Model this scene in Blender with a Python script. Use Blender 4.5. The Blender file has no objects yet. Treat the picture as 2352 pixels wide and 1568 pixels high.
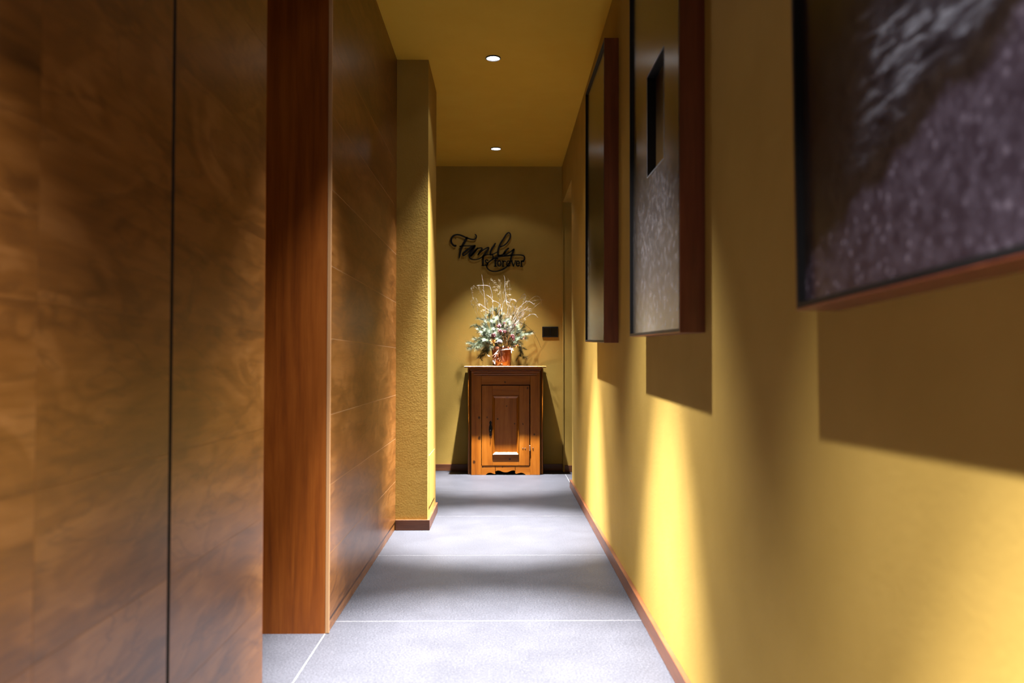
import bpy, math, random
from mathutils import Vector
random.seed(7)
R = math.radians
S = bpy.context.scene
COL = S.collection

# ---------------------------------------------------------------- camera
cam_d = bpy.data.cameras.new('camera')
cam = bpy.data.objects.new('camera', cam_d); COL.objects.link(cam)
cam_d.sensor_width = 36.0; cam_d.lens = 1850.0 / 2352 * 36
cam_d.clip_start = 0.02
cam.location = (0, 0, 0.88)
cam.rotation_euler = (R(90 + 1.517), 0, R(-0.65))
cam_d.dof.use_dof = True; cam_d.dof.focus_distance = 5.0; cam_d.dof.aperture_fstop = 3.2
S.camera = cam

# ---------------------------------------------------------------- world and exposure
W = bpy.data.worlds.new('world'); S.world = W; W.use_nodes = True
W.node_tree.nodes['Background'].inputs[0].default_value = (0.9, 0.8, 0.6, 1)
W.node_tree.nodes['Background'].inputs[1].default_value = 0.0
S.view_settings.view_transform = 'Standard'
try: S.view_settings.look = 'None'
except Exception: pass
S.view_settings.exposure = 0.22; S.view_settings.gamma = 1.0
S.view_settings.use_curve_mapping = False
S.cycles.max_bounces = 10; S.cycles.diffuse_bounces = 3
S.cycles.sample_clamp_indirect = 4.0

CEIL = 2.50
LAMPS = [(-0.053, 6.05), (-0.052, 4.240), (-0.05, 2.40), (-0.05, 0.58), (-0.05, -1.24)]
SPOT_CORE, SPOT_HOT, SPOT_WIDE = 4700.0, 520.0, 4.0
LAMP_COL = (1.0, 0.97, 0.98)

def spot(x, y, watts, full_deg, blend, r):
    d = bpy.data.lights.new('downlight_beam', 'SPOT')
    d.energy = watts; d.spot_size = R(full_deg); d.spot_blend = blend
    d.shadow_soft_size = r; d.color = LAMP_COL
    o = bpy.data.objects.new('downlight_beam', d); COL.objects.link(o)
    o.location = (x, y, CEIL - 0.012)
    return o
for (x, y) in LAMPS:
    k = .62 if y > 6 else 1.0           # the last lamp in the row is a little weaker
    spot(x, y, SPOT_CORE * k, 39, 0.9, 0.016)
    spot(x, y, SPOT_HOT * (k + 1) / 2, 64, 0.8, 0.016)
    spot(x, y, SPOT_WIDE, 116, 0.25, 0.022)

# ---------------------------------------------------------------- node helpers
def lin(c):
    return tuple(((v / 255) / 12.92 if v / 255 <= .04045 else ((v / 255 + .055) / 1.055) ** 2.4) for v in c) + (1,)

class NT:
    def __init__(s, name):
        s.m = bpy.data.materials.new(name); s.m.use_nodes = True
        s.t = s.m.node_tree; s.t.nodes.clear()
        s.out = s.n('ShaderNodeOutputMaterial'); s.b = s.n('ShaderNodeBsdfPrincipled')
        s.l(s.b.outputs[0], s.out.inputs[0])
    def n(s, ty, **kw):
        x = s.t.nodes.new(ty)
        for k, v in kw.items(): setattr(x, k, v)
        return x
    def l(s, a, b): s.t.links.new(a, b)
    def set(s, node, key, v):
        if hasattr(v, 'is_linked') or isinstance(v, bpy.types.NodeSocket): s.l(v, node.inputs[key])
        else: node.inputs[key].default_value = v
    def pos(s): return s.n('ShaderNodeNewGeometry').outputs['Position']
    def obj(s): return s.n('ShaderNodeTexCoord').outputs['Object']
    def map(s, v, sc=(1, 1, 1), loc=(0, 0, 0)):
        m = s.n('ShaderNodeMapping'); s.l(v, m.inputs[0]); m.inputs['Scale'].default_value = sc
        m.inputs['Location'].default_value = loc; return m.outputs[0]
    def noise(s, v, scale, detail=4, rough=.55, dist=0, w=None):
        x = s.n('ShaderNodeTexNoise')
        if w is not None: x.noise_dimensions = '4D'; s.set(x, 'W', w)
        s.l(v, x.inputs['Vector']); x.inputs['Scale'].default_value = scale
        x.inputs['Detail'].default_value = detail; x.inputs['Roughness'].default_value = rough
        x.inputs['Distortion'].default_value = dist; return x.outputs['Fac']
    def ramp(s, f, stops):
        r = s.n('ShaderNodeValToRGB'); s.l(f, r.inputs[0]); e = r.color_ramp.elements
        while len(e) < len(stops): e.new(0.5)
        for i, (p, c) in enumerate(stops):
            e[i].position = p; e[i].color = c if len(c) == 4 else tuple(c) + (1,)
        return r.outputs[0]
    def mix(s, f, a, b, mode='MIX'):
        x = s.n('ShaderNodeMix', data_type='RGBA', blend_type=mode)
        s.set(x, 0, f); s.set(x, 6, a); s.set(x, 7, b); return x.outputs[2]
    def math(s, op, a, b=0.0, c=None, clamp=False):
        x = s.n('ShaderNodeMath', operation=op, use_clamp=clamp); s.set(x, 0, a); s.set(x, 1, b)
        if c is not None: s.set(x, 2, c)
        return x.outputs[0]
    def rng(s, v, a, b, c=0.0, d=1.0):
        x = s.n('ShaderNodeMapRange', interpolation_type='SMOOTHSTEP'); s.set(x, 0, v)
        s.set(x, 1, a); s.set(x, 2, b); s.set(x, 3, c); s.set(x, 4, d); return x.outputs[0]
    def xyz(s, v):
        x = s.n('ShaderNodeSeparateXYZ'); s.l(v, x.inputs[0]); return x.outputs
    def bump(s, h, strength, dist):
        x = s.n('ShaderNodeBump'); s.l(h, x.inputs['Height'])
        x.inputs['Strength'].default_value = strength; x.inputs['Distance'].default_value = dist
        s.l(x.outputs[0], s.b.inputs['Normal'])

def plain(name, c, rough=.5, metal=0.0, spec=.5):
    t = NT(name); t.b.inputs['Base Color'].default_value = c if len(c) == 4 else lin(c)
    t.b.inputs['Roughness'].default_value = rough; t.b.inputs['Metallic'].default_value = metal
    t.b.inputs['Specular IOR Level'].default_value = spec
    n = t.noise(t.pos(), 300, 2); t.bump(n, .08, .001); return t.m

def wall_mat(name, a, b, bump_s, bump_d, fine=90):
    t = NT(name); p = t.pos()
    f = t.noise(p, 3.0, 5, .6)
    t.l(t.ramp(f, [(.3, a), (.7, b)]), t.b.inputs['Base Color'])
    t.b.inputs['Roughness'].default_value = .8; t.b.inputs['Specular IOR Level'].default_value = .12
    n1 = t.noise(p, fine, 5, .6); n2 = t.noise(p, 14, 3, .5)
    t.bump(t.math('ADD', n1, t.math('MULTIPLY', n2, .5)), bump_s, bump_d); return t.m

def wood(name, axis, dark, mid, light, rough=.35, stretch=11, scale=2.0, figure=.6, knots=None, spec=.5, rnd=.16):
    """axis: 0,1,2 = the direction the grain runs along in world space"""
    t = NT(name); p = t.pos()
    info = t.n('ShaderNodeObjectInfo')
    w = t.math('MULTIPLY', info.outputs['Random'], 37.0)
    sc = [stretch] * 3; sc[axis] = 1.0
    m = t.map(p, tuple(sc))
    g = t.noise(m, scale, 6, .62, .6, w)                       # long grain
    sc2 = [stretch * 3.2] * 3; sc2[axis] = 1.6
    fine = t.noise(t.map(p, tuple(sc2)), scale * 3, 3, .6, 0, w)
    sc3 = [3.2] * 3; sc3[axis] = 1.3
    big = t.noise(t.map(p, tuple(sc3)), 1.5, 3, .5, 1.2, w)    # cathedral figure
    rings = t.math('SINE', t.math('MULTIPLY', big, 46.0))
    v = t.math('ADD', t.math('MULTIPLY', g, 1.0 - figure * .45), t.math('MULTIPLY', big, figure * .45))
    v = t.math('ADD', v, t.math('MULTIPLY', rings, .05 * figure))
    v = t.math('ADD', v, t.math('MULTIPLY', t.math('SUBTRACT', fine, .5), .22))
    c = t.ramp(v, [(.30, dark), (.5, mid), (.70, light)])
    if figure > .8:                                            # thin dark veins following the figure
        sc4 = [4.5] * 3; sc4[axis] = 1.2
        vn = t.noise(t.map(p, tuple(sc4)), 1.3, 4, .55, 1.6, w)
        rd = t.rng(t.math('ABSOLUTE', t.math('SUBTRACT', vn, .5)), 0.0, .022, .42, 0.0)
        c = t.mix(rd, c, dark + (1,))
    if rnd:
        k = t.math('ADD', t.math('MULTIPLY', info.outputs['Random'], rnd), 1 - rnd / 2)
        cc = t.n('ShaderNodeCombineColor'); 
        for i in range(3): t.l(k, cc.inputs[i])
        c = t.mix(1.0, c, cc.outputs[0], 'MULTIPLY')
    if knots:
        x, _, z = t.xyz(p)[:3]
        tot = None
        wob = t.math('MULTIPLY', t.math('SUBTRACT', t.noise(p, 60, 2), .5), .012)
        for (kx, kz, kr) in knots:
            dx = t.math('SUBTRACT', x, kx); dz = t.math('MULTIPLY', t.math('SUBTRACT', z, kz), .75)
            d = t.math('SQRT', t.math('ADD', t.math('MULTIPLY', dx, dx), t.math('MULTIPLY', dz, dz)))
            q = t.rng(t.math('ADD', d, wob), kr * .45, kr * 1.3, 1.0, 0.0)
            tot = q if tot is None else t.math('MAXIMUM', tot, q)
        c = t.mix(t.math('MULTIPLY', tot, .88), c, (.018, .006, .002, 1))
    t.l(c, t.b.inputs['Base Color'])
    t.b.inputs['Roughness'].default_value = rough; t.b.inputs['Specular IOR Level'].default_value = spec
    t.bump(t.math('ADD', g, t.math('MULTIPLY', fine, .6)), .12, .0012)
    return t.m

YEL_A, YEL_B = (.345, .222, .046), (.40, .262, .060)
M_wall = wall_mat('ochre_plaster', YEL_A, YEL_B, .25, .002)
M_rough = wall_mat('rough_ochre_plaster', YEL_A, YEL_B, .32, .0022, 120)
M_ceil = wall_mat('ochre_ceiling_paint', (.56, .335, .035), (.60, .37, .045), .15, .001)
M_ply = wood('figured_veneer', 1, (.066, .0215, .003), (.15, .055, .0088), (.235, .100, .026), .33, 7, 1.6, 1.0, spec=.5)
M_ply_edge = wood('veneer_end_board', 2, (.11, .026, .0025), (.18, .046, .004), (.24, .070, .008), .4, 16, 1.6, .15, spec=.3)
M_lip = plain('pale_edge_band', (160, 122, 84), .4)
M_seam = plain('seam_backing', (.36, .21, .10, 1), .5)
M_gap = plain('shadow_gap', (20, 12, 6), .8)
M_base = wood('baseboard_wood', 1, (.06, .018, .006), (.11, .036, .012), (.16, .06, .02), .4, 14, 2.2, .2)
M_basex = wood('baseboard_wood_across', 0, (.06, .018, .006), (.11, .036, .012), (.16, .06, .02), .4, 14, 2.2, .2)
M_frame = wood('picture_frame_wood', 2, (.075, .015, .006), (.13, .030, .013), (.19, .054, .022), .3, 16, 2, .2, spec=.8)
M_black = plain('black_rebate', (4, 4, 5), .5, spec=.3)
M_sign = plain('black_sign_metal', (8, 7, 8), .6, spec=.3)
M_iron = plain('wrought_iron', (14, 11, 10), .45, .6)
M_steel = plain('worn_steel', (170, 160, 150), .3, .9)
M_trim = plain('lamp_trim_black', (8, 8, 26), .35)

# ---------------------------------------------------------------- mesh helpers
class MB:
    def __init__(s): s.v = []; s.f = []; s.mi = []; s.smooth = False
    def add(s, vs, fs, mi=0):
        o = len(s.v); s.v += [tuple(p) for p in vs]
        for f in fs: s.f.append(tuple(i + o for i in f)); s.mi.append(mi)
        return s
    def box(s, x0, x1, y0, y1, z0, z1, mi=0):
        x0, x1 = sorted((x0, x1)); y0, y1 = sorted((y0, y1)); z0, z1 = sorted((z0, z1))
        return s.add([(x0, y0, z0), (x1, y0, z0), (x1, y1, z0), (x0, y1, z0), (x0, y0, z1), (x1, y0, z1), (x1, y1, z1), (x0, y1, z1)],
                     [(0, 3, 2, 1), (4, 5, 6, 7), (0, 1, 5, 4), (1, 2, 6, 5), (2, 3, 7, 6), (3, 0, 4, 7)], mi)
    def prism(s, pts, fn, a, b, mi=0):
        """closed 2-D outline pts swept from a to b; fn(u, v, w) -> xyz"""
        n = len(pts); vs = [fn(u, v, a) for u, v in pts] + [fn(u, v, b) for u, v in pts]
        fs = [tuple(range(n))[::-1], tuple(range(n, 2 * n))] + [(i, (i + 1) % n, n + (i + 1) % n, n + i) for i in range(n)]
        return s.add(vs, fs, mi)
    def lathe(s, prof, c, seg=32, mi=0, cap=True):
        vs = []; fs = []
        for (r, z) in prof:
            for k in range(seg):
                a = 2 * math.pi * k / seg; vs.append((c[0] + r * math.cos(a), c[1] + r * math.sin(a), c[2] + z))
        for i in range(len(prof) - 1):
            for k in range(seg):
                k2 = (k + 1) % seg; fs.append((i * seg + k, i * seg + k2, (i + 1) * seg + k2, (i + 1) * seg + k))
        if cap: fs.append(tuple(range(seg))[::-1]); fs.append(tuple((len(prof) - 1) * seg + k for k in range(seg)))
        return s.add(vs, fs, mi)
    def tube(s, pts, r0, r1=None, sides=5, mi=0):
        pts = [Vector(p) for p in pts]; n = len(pts)
        if r1 is None: r1 = r0
        vs = []; fs = []
        for i, p in enumerate(pts):
            d = (pts[min(i + 1, n - 1)] - pts[max(i - 1, 0)])
            if d.length < 1e-9: d = Vector((0, 0, 1))
            d.normalize(); u = d.cross(Vector((0, 1, 0)))
            if u.length < .1: u = d.cross(Vector((1, 0, 0)))
            u.normalize(); w = d.cross(u); r = r0 + (r1 - r0) * i / max(1, n - 1)
            for k in range(sides):
                a = 2 * math.pi * k / sides; vs.append(p + (u * math.cos(a) + w * math.sin(a)) * r)
        for i in range(n - 1):
            for k in range(sides):
                k2 = (k + 1) % sides; fs.append((i * sides + k, i * sides + k2, (i + 1) * sides + k2, (i + 1) * sides + k))
        fs.append(tuple(range(sides))[::-1]); fs.append(tuple((n - 1) * sides + k for k in range(sides)))
        return s.add(vs, fs, mi)
    def ball(s, c, r, seg=10, rings=6, mi=0, sq=(1, 1, 1)):
        vs = [(c[0], c[1], c[2] - r * sq[2])]
        for i in range(1, rings):
            a = math.pi * i / rings
            for k in range(seg):
                b = 2 * math.pi * k / seg
                vs.append((c[0] + r * sq[0] * math.sin(a) * math.cos(b), c[1] + r * sq[1] * math.sin(a) * math.sin(b), c[2] - r * sq[2] * math.cos(a)))
        vs.append((c[0], c[1], c[2] + r * sq[2])); L = len(vs) - 1; fs = []
        for k in range(seg): k2 = (k + 1) % seg; fs += [(0, 1 + k2, 1 + k), (L, L - seg + k, L - seg + k2)]
        for i in range(rings - 2):
            for k in range(seg):
                k2 = (k + 1) % seg; a = 1 + i * seg; fs.append((a + k, a + k2, a + seg + k2, a + seg + k))
        return s.add(vs, fs, mi)

def wloc(o):
    v = Vector((0, 0, 0))
    while o: v += o.location; o = o.parent
    return v
def obj(name, mb, mats, parent=None, bevel=0.0, local=False, smooth=False, kind=None, label=None):
    off = Vector((0, 0, 0)) if local or parent is None else wloc(parent)
    me = bpy.data.meshes.new(name)
    me.from_pydata([(a - off.x, b - off.y, c - off.z) for a, b, c in mb.v], [], mb.f)
    if not isinstance(mats, (list, tuple)): mats = [mats]
    for m in mats: me.materials.append(m)
    me.polygons.foreach_set('material_index', mb.mi)
    if smooth: me.polygons.foreach_set('use_smooth', [True] * len(me.polygons))
    me.update()
    import bmesh
    bm = bmesh.new(); bm.from_mesh(me); bmesh.ops.recalc_face_normals(bm, faces=bm.faces); bm.to_mesh(me); bm.free()
    o = bpy.data.objects.new(name, me); COL.objects.link(o)
    if parent: o.parent = parent
    if bevel:
        b = o.modifiers.new('bevel', 'BEVEL'); b.width = bevel; b.segments = 2; b.limit_method = 'ANGLE'; b.angle_limit = R(40)
    if kind: o['kind'] = kind
    if label: o['label'] = label
    return o
def empty(name, loc, label, cat, group=None, rot=(0, 0, 0)):
    o = bpy.data.objects.new(name, None); COL.objects.link(o); o.location = loc; o.rotation_euler = rot
    o.empty_display_size = .05
    o['label'] = label; o['category'] = cat
    if group: o['group'] = group
    return o
def struct(name, mb, mats, **k): return obj(name, mb, mats, kind='structure', **k)

# ================================================================ SETTING
WR = 0.488; BACK = 6.61; Y0 = -3.2
WL = -0.566          # face of the far veneered wall
WN = -0.62           # face of the near veneered wall

# ---- floor with stone tiles
t = NT('grey_stone_tile'); p = t.pos()
a = t.noise(p, 5, 6, .6); b = t.noise(p, 170, 3, .7); c = t.noise(p, 420, 2, .6)
info = t.n('ShaderNodeObjectInfo')
v = t.math('ADD', t.math('MULTIPLY', a, .14), t.math('ADD', t.math('MULTIPLY', b, .56), t.math('MULTIPLY', c, .30)))
cc = t.ramp(v, [(.36, (.014, .0147, .018)), (.5, (.032, .033, .039)), (.64, (.062, .064, .074))])
t.l(cc, t.b.inputs['Base Color']); t.b.inputs['Roughness'].default_value = .5
t.b.inputs['Specular IOR Level'].default_value = .2
t.bump(b, .25, .0015); M_tile = t.m
M_grout = plain('pale_grout', (.16, .16, .16, 1), .8)
floor = struct('floor', MB().box(-1.7, 1.7, Y0, BACK + .1, -.12, -.0003), M_grout)
XJ = [-1.65, -.578, .494, 1.566]
YJ = [-3.2] + [2.775 + .94 * k for k in range(-6, 5)]
tm = {}
for j in range(len(YJ)):
    y0 = YJ[j]; y1 = YJ[j + 1] if j + 1 < len(YJ) else BACK + .05
    if y1 - y0 < .05: continue
    for i in range(3):
        key = (i, round(y1 - y0, 3)); w = XJ[i + 1] - XJ[i]; h = y1 - y0
        if key not in tm:
            o = obj('tile', MB().box(.0015, w - .0015, .0015, h - .0015, -.03, 0), M_tile, floor, bevel=0, local=True); tm[key] = o.data
        else:
            o = bpy.data.objects.new('tile', tm[key]); COL.objects.link(o); o.parent = floor
        o.location = (XJ[i], y0, 0)

# ---- ceiling, walls
struct('ceiling', MB().box(-1.7, 1.7, Y0, BACK + .1, CEIL, CEIL + .1), M_ceil)
struct('wall_back', MB().box(-1.7, WR, BACK, BACK + .12, 0, CEIL).box(WR, 1.7, 6.52, BACK + .12, 0, CEIL), M_wall)
struct('wall_front', MB().box(-1.7, 1.7, Y0 - .1, Y0, 0, CEIL), M_wall)
struct('wall_right', MB().box(WR, WR + .14, Y0, 5.69, 0, CEIL).box(WR, WR + .14, 5.69, 6.52, 2.185, CEIL), M_wall)
struct('wall_right_passage', MB().box(1.5, 1.62, 5.4, 6.52, 0, CEIL).box(WR + .14, 1.5, 5.3, 5.42, 0, CEIL), M_wall)
pil = struct('wall_left_pillar', MB().box(-1.25, -.398, 4.273, 4.79, 0, CEIL), M_rough)
struct('wall_left_back', MB().box(-1.37, -1.25, 4.273, BACK, 0, CEIL), M_wall)
# hatch cover set in the side of the pillar
obj('access_hatch', MB().box(-.3985, -.3955, 4.352, 4.70, .105, .382), M_wall, pil, bevel=.001)

# ---- near veneered wall (planks), far veneered wall, the niche between them
SEAMS = [0.0, .046, .2567, .4813, .7105, .960, 1.200, 1.455, 1.704, 1.938, 2.19, CEIL]
def clad(parent, xf, y0, y1, g=.0005):
    for k in range(len(SEAMS) - 1):
        z0, z1 = SEAMS[k], SEAMS[k + 1]
        if k == 0:
            obj('plinth_board', MB().box(xf - .016, xf - .003, y0 , y1, z0 + .001, z1 - g), M_ply, parent)
        else:
            obj('plank', MB().box(xf - .0012, xf, y0, y1, z0 + g, z1 - g), M_ply, parent)
M_seam2 = plain('near_seam_backing', (.17, .08, .03, 1), .5)
wl = struct('wall_left', MB().box(WN - .12, WN - .016, Y0, 2.10, 0, CEIL).box(WN - .016, WN - .0004, Y0, 1.506, .047, CEIL).box(WN - .016, WN - .0004, 1.520, 2.10, .047, CEIL), [M_seam2])
clad(wl, WN, 1.520, 2.100); clad(wl, WN, 1.0795, 1.506); clad(wl, WN, .3, 1.0785); clad(wl, WN, -1.0, .298); clad(wl, WN, Y0, -1.002)
obj('shadow_gap', MB().box(WN - .0165, WN - .0120, 1.506, 1.520, 0, CEIL).box(WN - .012, WN - .0001, 1.5185, 1.5205, 0, CEIL).box(WN - .012, WN - .0001, 1.5055, 1.507, 0, CEIL), M_gap, wl)
obj('edge_band', MB().box(WN - .12, WN, 2.100, 2.1035, 0, CEIL), M_ply_edge, wl)
wf = struct('wall_left_far', MB().box(-1.25, WL - .016, 2.655, 4.273, 0, CEIL).box(WL - .016, WL - .0004, 2.657, 4.272, .047, CEIL), [M_seam])
clad(wf, WL, 2.6565, 4.2725, .0013)
obj('end_board', MB().box(-1.25, WL - .012, 2.649, 2.6555, 0, CEIL), M_ply_edge, wf)
obj('edge_band', MB().box(WL - .012, WL + .001, 2.6485, 2.6568, .001, CEIL), M_lip, wf, bevel=.0015)
struct('wall_left_niche', MB().box(-1.25, -1.13, 2.10, 2.655, 0, CEIL).box(-1.25, -.741, 1.98, 2.10, 0, CEIL), M_ply_edge)

# ---- baseboards
struct('baseboard_right', MB().box(WR - .015, WR, Y0, 5.723, .0005, .054), M_base, bevel=.0015)
struct('baseboard_back', MB().box(-1.25, WR, BACK - .012, BACK, .0005, .054), M_basex, bevel=.0015)
struct('baseboard_back_passage', MB().box(WR + .012, 1.5, 6.508, 6.52, .0005, .054), M_basex, bevel=.0015)
struct('baseboard_pillar', MB().box(WL + .001, -.385, 4.260, 4.273, .0005, .055).box(-.398, -.385, 4.273, 4.795, .0005, .055), M_basex, bevel=.0012)
# slim corner bead on the far side of the passage opening
struct('trim_1', MB().box(WR - .001, WR + .003, 6.512, BACK, .056, 2.185), M_wall)

# ---- recessed downlights
tm_ = NT('lamp_glow'); tm_.b.inputs['Base Color'].default_value = (1, 1, 1, 1)
tm_.b.inputs['Emission Color'].default_value = (.93, .96, 1, 1); tm_.b.inputs['Emission Strength'].default_value = 9.0
M_glow = tm_.m
where = ['farthest recessed ceiling downlight, above the wooden cabinet', 'nearer of the two visible round ceiling downlights, level with the ochre pillar',
         'recessed downlight above the second picture', 'recessed downlight above the nearest picture', 'recessed downlight behind the camera position']
for (x, y), lb in zip(LAMPS, where):
    e = empty('ceiling_downlight', (x, y, CEIL), lb + ', black rim', 'ceiling light', 'row of recessed downlights')
    obj('trim_ring', MB().lathe([(.0352, -.0005), (.0405, -.0005), (.0405, -.0045), (.0368, -.0065), (.0352, -.0065), (.0352, -.0005)], (x, y, CEIL), 48, cap=False), M_trim, e, smooth=False)
    obj('lens', MB().lathe([(.0352, -.0004), (.0352, -.0016)], (x, y, CEIL), 40), M_glow, e)

# ================================================================ PICTURES
def art_material(idx):
    t = NT('cave_print'); P = t.obj()
    y, z = t.xyz(P)[1], t.xyz(P)[2]
    u = t.math('MULTIPLY', y, -1.0)                         # metres from the far edge
    wv = t.noise(P, 5, 5, .6); wob = t.math('MULTIPLY', t.math('SUBTRACT', wv, .5), .22)
    sp = t.n('ShaderNodeTexVoronoi'); t.l(P, sp.inputs['Vector']); sp.inputs['Scale'].default_value = 60
    speck = t.rng(sp.outputs['Distance'], .12, .45, 1, 0)
    fine = t.noise(P, 46, 5, .7)
    st = t.n('ShaderNodeMapping'); t.l(P, st.inputs[0]); st.inputs['Rotation'].default_value = (R(38), 0, 0); st.inputs['Scale'].default_value = (1, 16, 60)
    if idx != 1: st.inputs['Scale'].default_value = (1, 30, 9)
    streak = t.noise(st.outputs[0], 1.0 if idx == 1 else 1.6, 5, .6, .5)
    K = lambda c: c if len(c) == 4 else c + (1,)
    if idx == 1:
        ground = t.ramp(t.math('ADD', t.math('MULTIPLY', fine, .7), t.math('MULTIPLY', speck, .2)), [(.28, (.032, .022, .030)), (.5, (.082, .065, .085)), (.8, (.26, .22, .26))])
        rock = t.ramp(streak, [(.34, (.006, .004, .005)), (.5, (.03, .026, .032)), (.62, (.12, .12, .14)), (.8, (.30, .30, .34))])
        dark = t.ramp(fine, [(.3, (.010, .006, .005)), (.7, (.030, .020, .015))])
        h = t.math('ADD', z, wob)
        up = t.rng(t.math('SUBTRACT', t.math('ADD', h, 0), t.math('ADD', t.math('MULTIPLY', u, .30), .045)), -.012, .02)
        mid = t.rng(t.math('SUBTRACT', t.math('ADD', u, t.math('MULTIPLY', wob, .8)), t.math('ADD', t.math('MULTIPLY', z, .35), .08)), -.02, .10)
        edge = t.rng(t.math('SUBTRACT', h, t.math('ADD', t.math('MULTIPLY', u, .30), .045)), .03, .075)
        c = t.mix(t.math('MULTIPLY', mid, edge), dark, rock)
        c = t.mix(up, ground, c)
    elif idx == 2:
        base = t.ramp(t.math('ADD', z, t.math('MULTIPLY', wob, 1.3)), [(0, (.20, .17, .13)), (.12, (.16, .14, .125)), (.34, (.07, .065, .07)), (.5, (.035, .028, .022)), (.8, (.035, .024, .012)), (1.0, (.06, .042, .02))])
        gr = t.math('MULTIPLY', t.rng(t.math('ADD', z, wob), .55, .25), t.math('MULTIPLY', t.rng(fine, .45, .75), .8))
        c = t.mix(gr, base, (.36, .34, .36, 1))
        c = t.mix(t.math('MULTIPLY', t.rng(streak, .5, .8), .30), c, (.20, .16, .10, 1))
        c = t.mix(t.math('MULTIPLY', t.rng(t.math('ADD', u, wob), .20, .0), .65), c, (.012, .009, .006, 1))
    else:
        base = t.ramp(t.math('ADD', z, t.math('MULTIPLY', wob, .6)), [(0, (.17, .15, .11)), (.15, (.13, .11, .06)), (.32, (.045, .032, .012)), (.55, (.018, .012, .007)), (.78, (.025, .018, .007)), (1.0, (.06, .045, .016))])  # print tones, partly reflected light painted into the colour
        g2 = t.math('MULTIPLY', t.math('MULTIPLY', t.rng(u, .22, .02), t.rng(z, .62, .4)), t.rng(fine, .45, .7))
        c = t.mix(t.math('MULTIPLY', g2, .6), base, (.30, .27, .24, 1))
        c = t.mix(t.math('MULTIPLY', t.rng(streak, .5, .8), .15), c, (.16, .13, .07, 1))
    c = t.mix(1.0, c, (.55, .55, .55, 1), 'MULTIPLY')
    t.l(c, t.b.inputs['Base Color'])
    t.b.inputs['Roughness'].default_value = .24; t.b.inputs['Specular IOR Level'].default_value = .5
    return t.m

PW, PH, TH = .770, 1.285, .061
def picture(yf, zf, tilt, label, idx, hole=None):
    e = empty('framed_picture', (WR, yf, zf), label, 'picture', 'framed cave pictures on the right wall', (R(tilt), 0, 0))
    X = lambda d: -d                        # d = distance out from the wall
    def board(name, y0, y1, z0, z1, d0, d1, m, **k):
        return obj(name, MB().box(X(d0), X(d1), y0, y1, z0, z1), m, e, local=True, **k)
    L = .0045                                # frame lip thickness
    L = .003
    m = MB().box(0, -TH, -L, 0, 0, PH); obj('frame_side', m, M_frame, e, local=True, bevel=.0008)
    m = MB().box(0, -TH, -PW, -PW + L, 0, PH); obj('frame_side', m, M_frame, e, local=True, bevel=.0008)
    m = MB().box(0, -TH, -PW + L, -L, 0, L); obj('frame_rail', m, M_frame, e, local=True, bevel=.0008)
    m = MB().box(0, -TH, -PW + L, -L, PH - L, PH); obj('frame_rail', m, M_frame, e, local=True, bevel=.0008)
    board('rebate', -PW + L, -L, L, PH - L, .0005, .020, M_black)
    Q = .0105                                # black inner edge of the frame
    m = MB().box(-.020, -TH - .0004, -Q, -L, L, PH - L).box(-.020, -TH - .0004, -PW + L, -PW + Q, L, PH - L)
    m.box(-.020, -TH - .0004, -PW + Q, -Q, L, Q).box(-.020, -TH - .0004, -PW + Q, -Q, PH - Q, PH - L)
    obj('inner_edge', m, M_black, e, local=True)
    G = .0108
    a0, a1, b0, b1 = -PW + G, -G, G, PH - G
    am = art_material(idx)
    if not hole:
        board('print', a0, a1, b0, b1, .0445, .051, am)
    else:
        hy0, hy1, hz0, hz1 = hole
        m = MB(); D0, D1 = .0445, .051
        for (p0, p1, q0, q1) in ((a0, hy0, b0, b1), (hy1, a1, b0, b1), (hy0, hy1, b0, hz0), (hy0, hy1, hz1, b1)):
            m.box(-D0, -D1, p0, p1, q0, q1)
        obj('print', m, am, e, local=True)
        # black box liner let into the print, with a pale cut edge
        m = MB(); q = .0012
        for (p0, p1, q0, q1) in ((hy1, hy1 + q, hz0 - q, hz1 + q), (hy0 - q, hy0, hz0 - q, hz1 + q), (hy0, hy1, hz0 - q, hz0), (hy0, hy1, hz1, hz1 + q)):
            m.box(-D1 + .0002, -D1 - .0008, p0, p1, q0, q1)
        obj('cut_edge', m, plain('pale_cut_edge', (120, 122, 125), .4), e, local=True)
        m = MB()
        for (p0, p1, q0, q1) in ((hy1 - .001, hy1, hz0, hz1), (hy0, hy0 + .001, hz0, hz1), (hy0, hy1, hz0, hz0 + .001), (hy0, hy1, hz1 - .001, hz1)):
            m.box(-.024, -D1 + .0004, p0, p1, q0, q1)
        obj('box_liner', m, M_black, e, local=True)
        obj('inset_back', MB().box(-.0235, -.0245, hy0 + .001, hy1 - .001, hz0 + .001, hz1 - .001), plain('dark_bronze_panel', (58, 42, 20), .3), e, local=True)
    return e
picture(4.163, .988, 1.75, 'tall dark framed picture farthest along the right wall, nearest the passage', 3)
picture(2.705, .967, 1.05, 'tall framed picture with a black rectangular opening cut in it, middle of the three', 2,
        hole=(-.530, -.277, .478, .781))
picture(1.166, .956, -1.3, 'nearest framed picture, purple grey rocks and speckled ground, cut off by the photo edge', 1)

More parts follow.
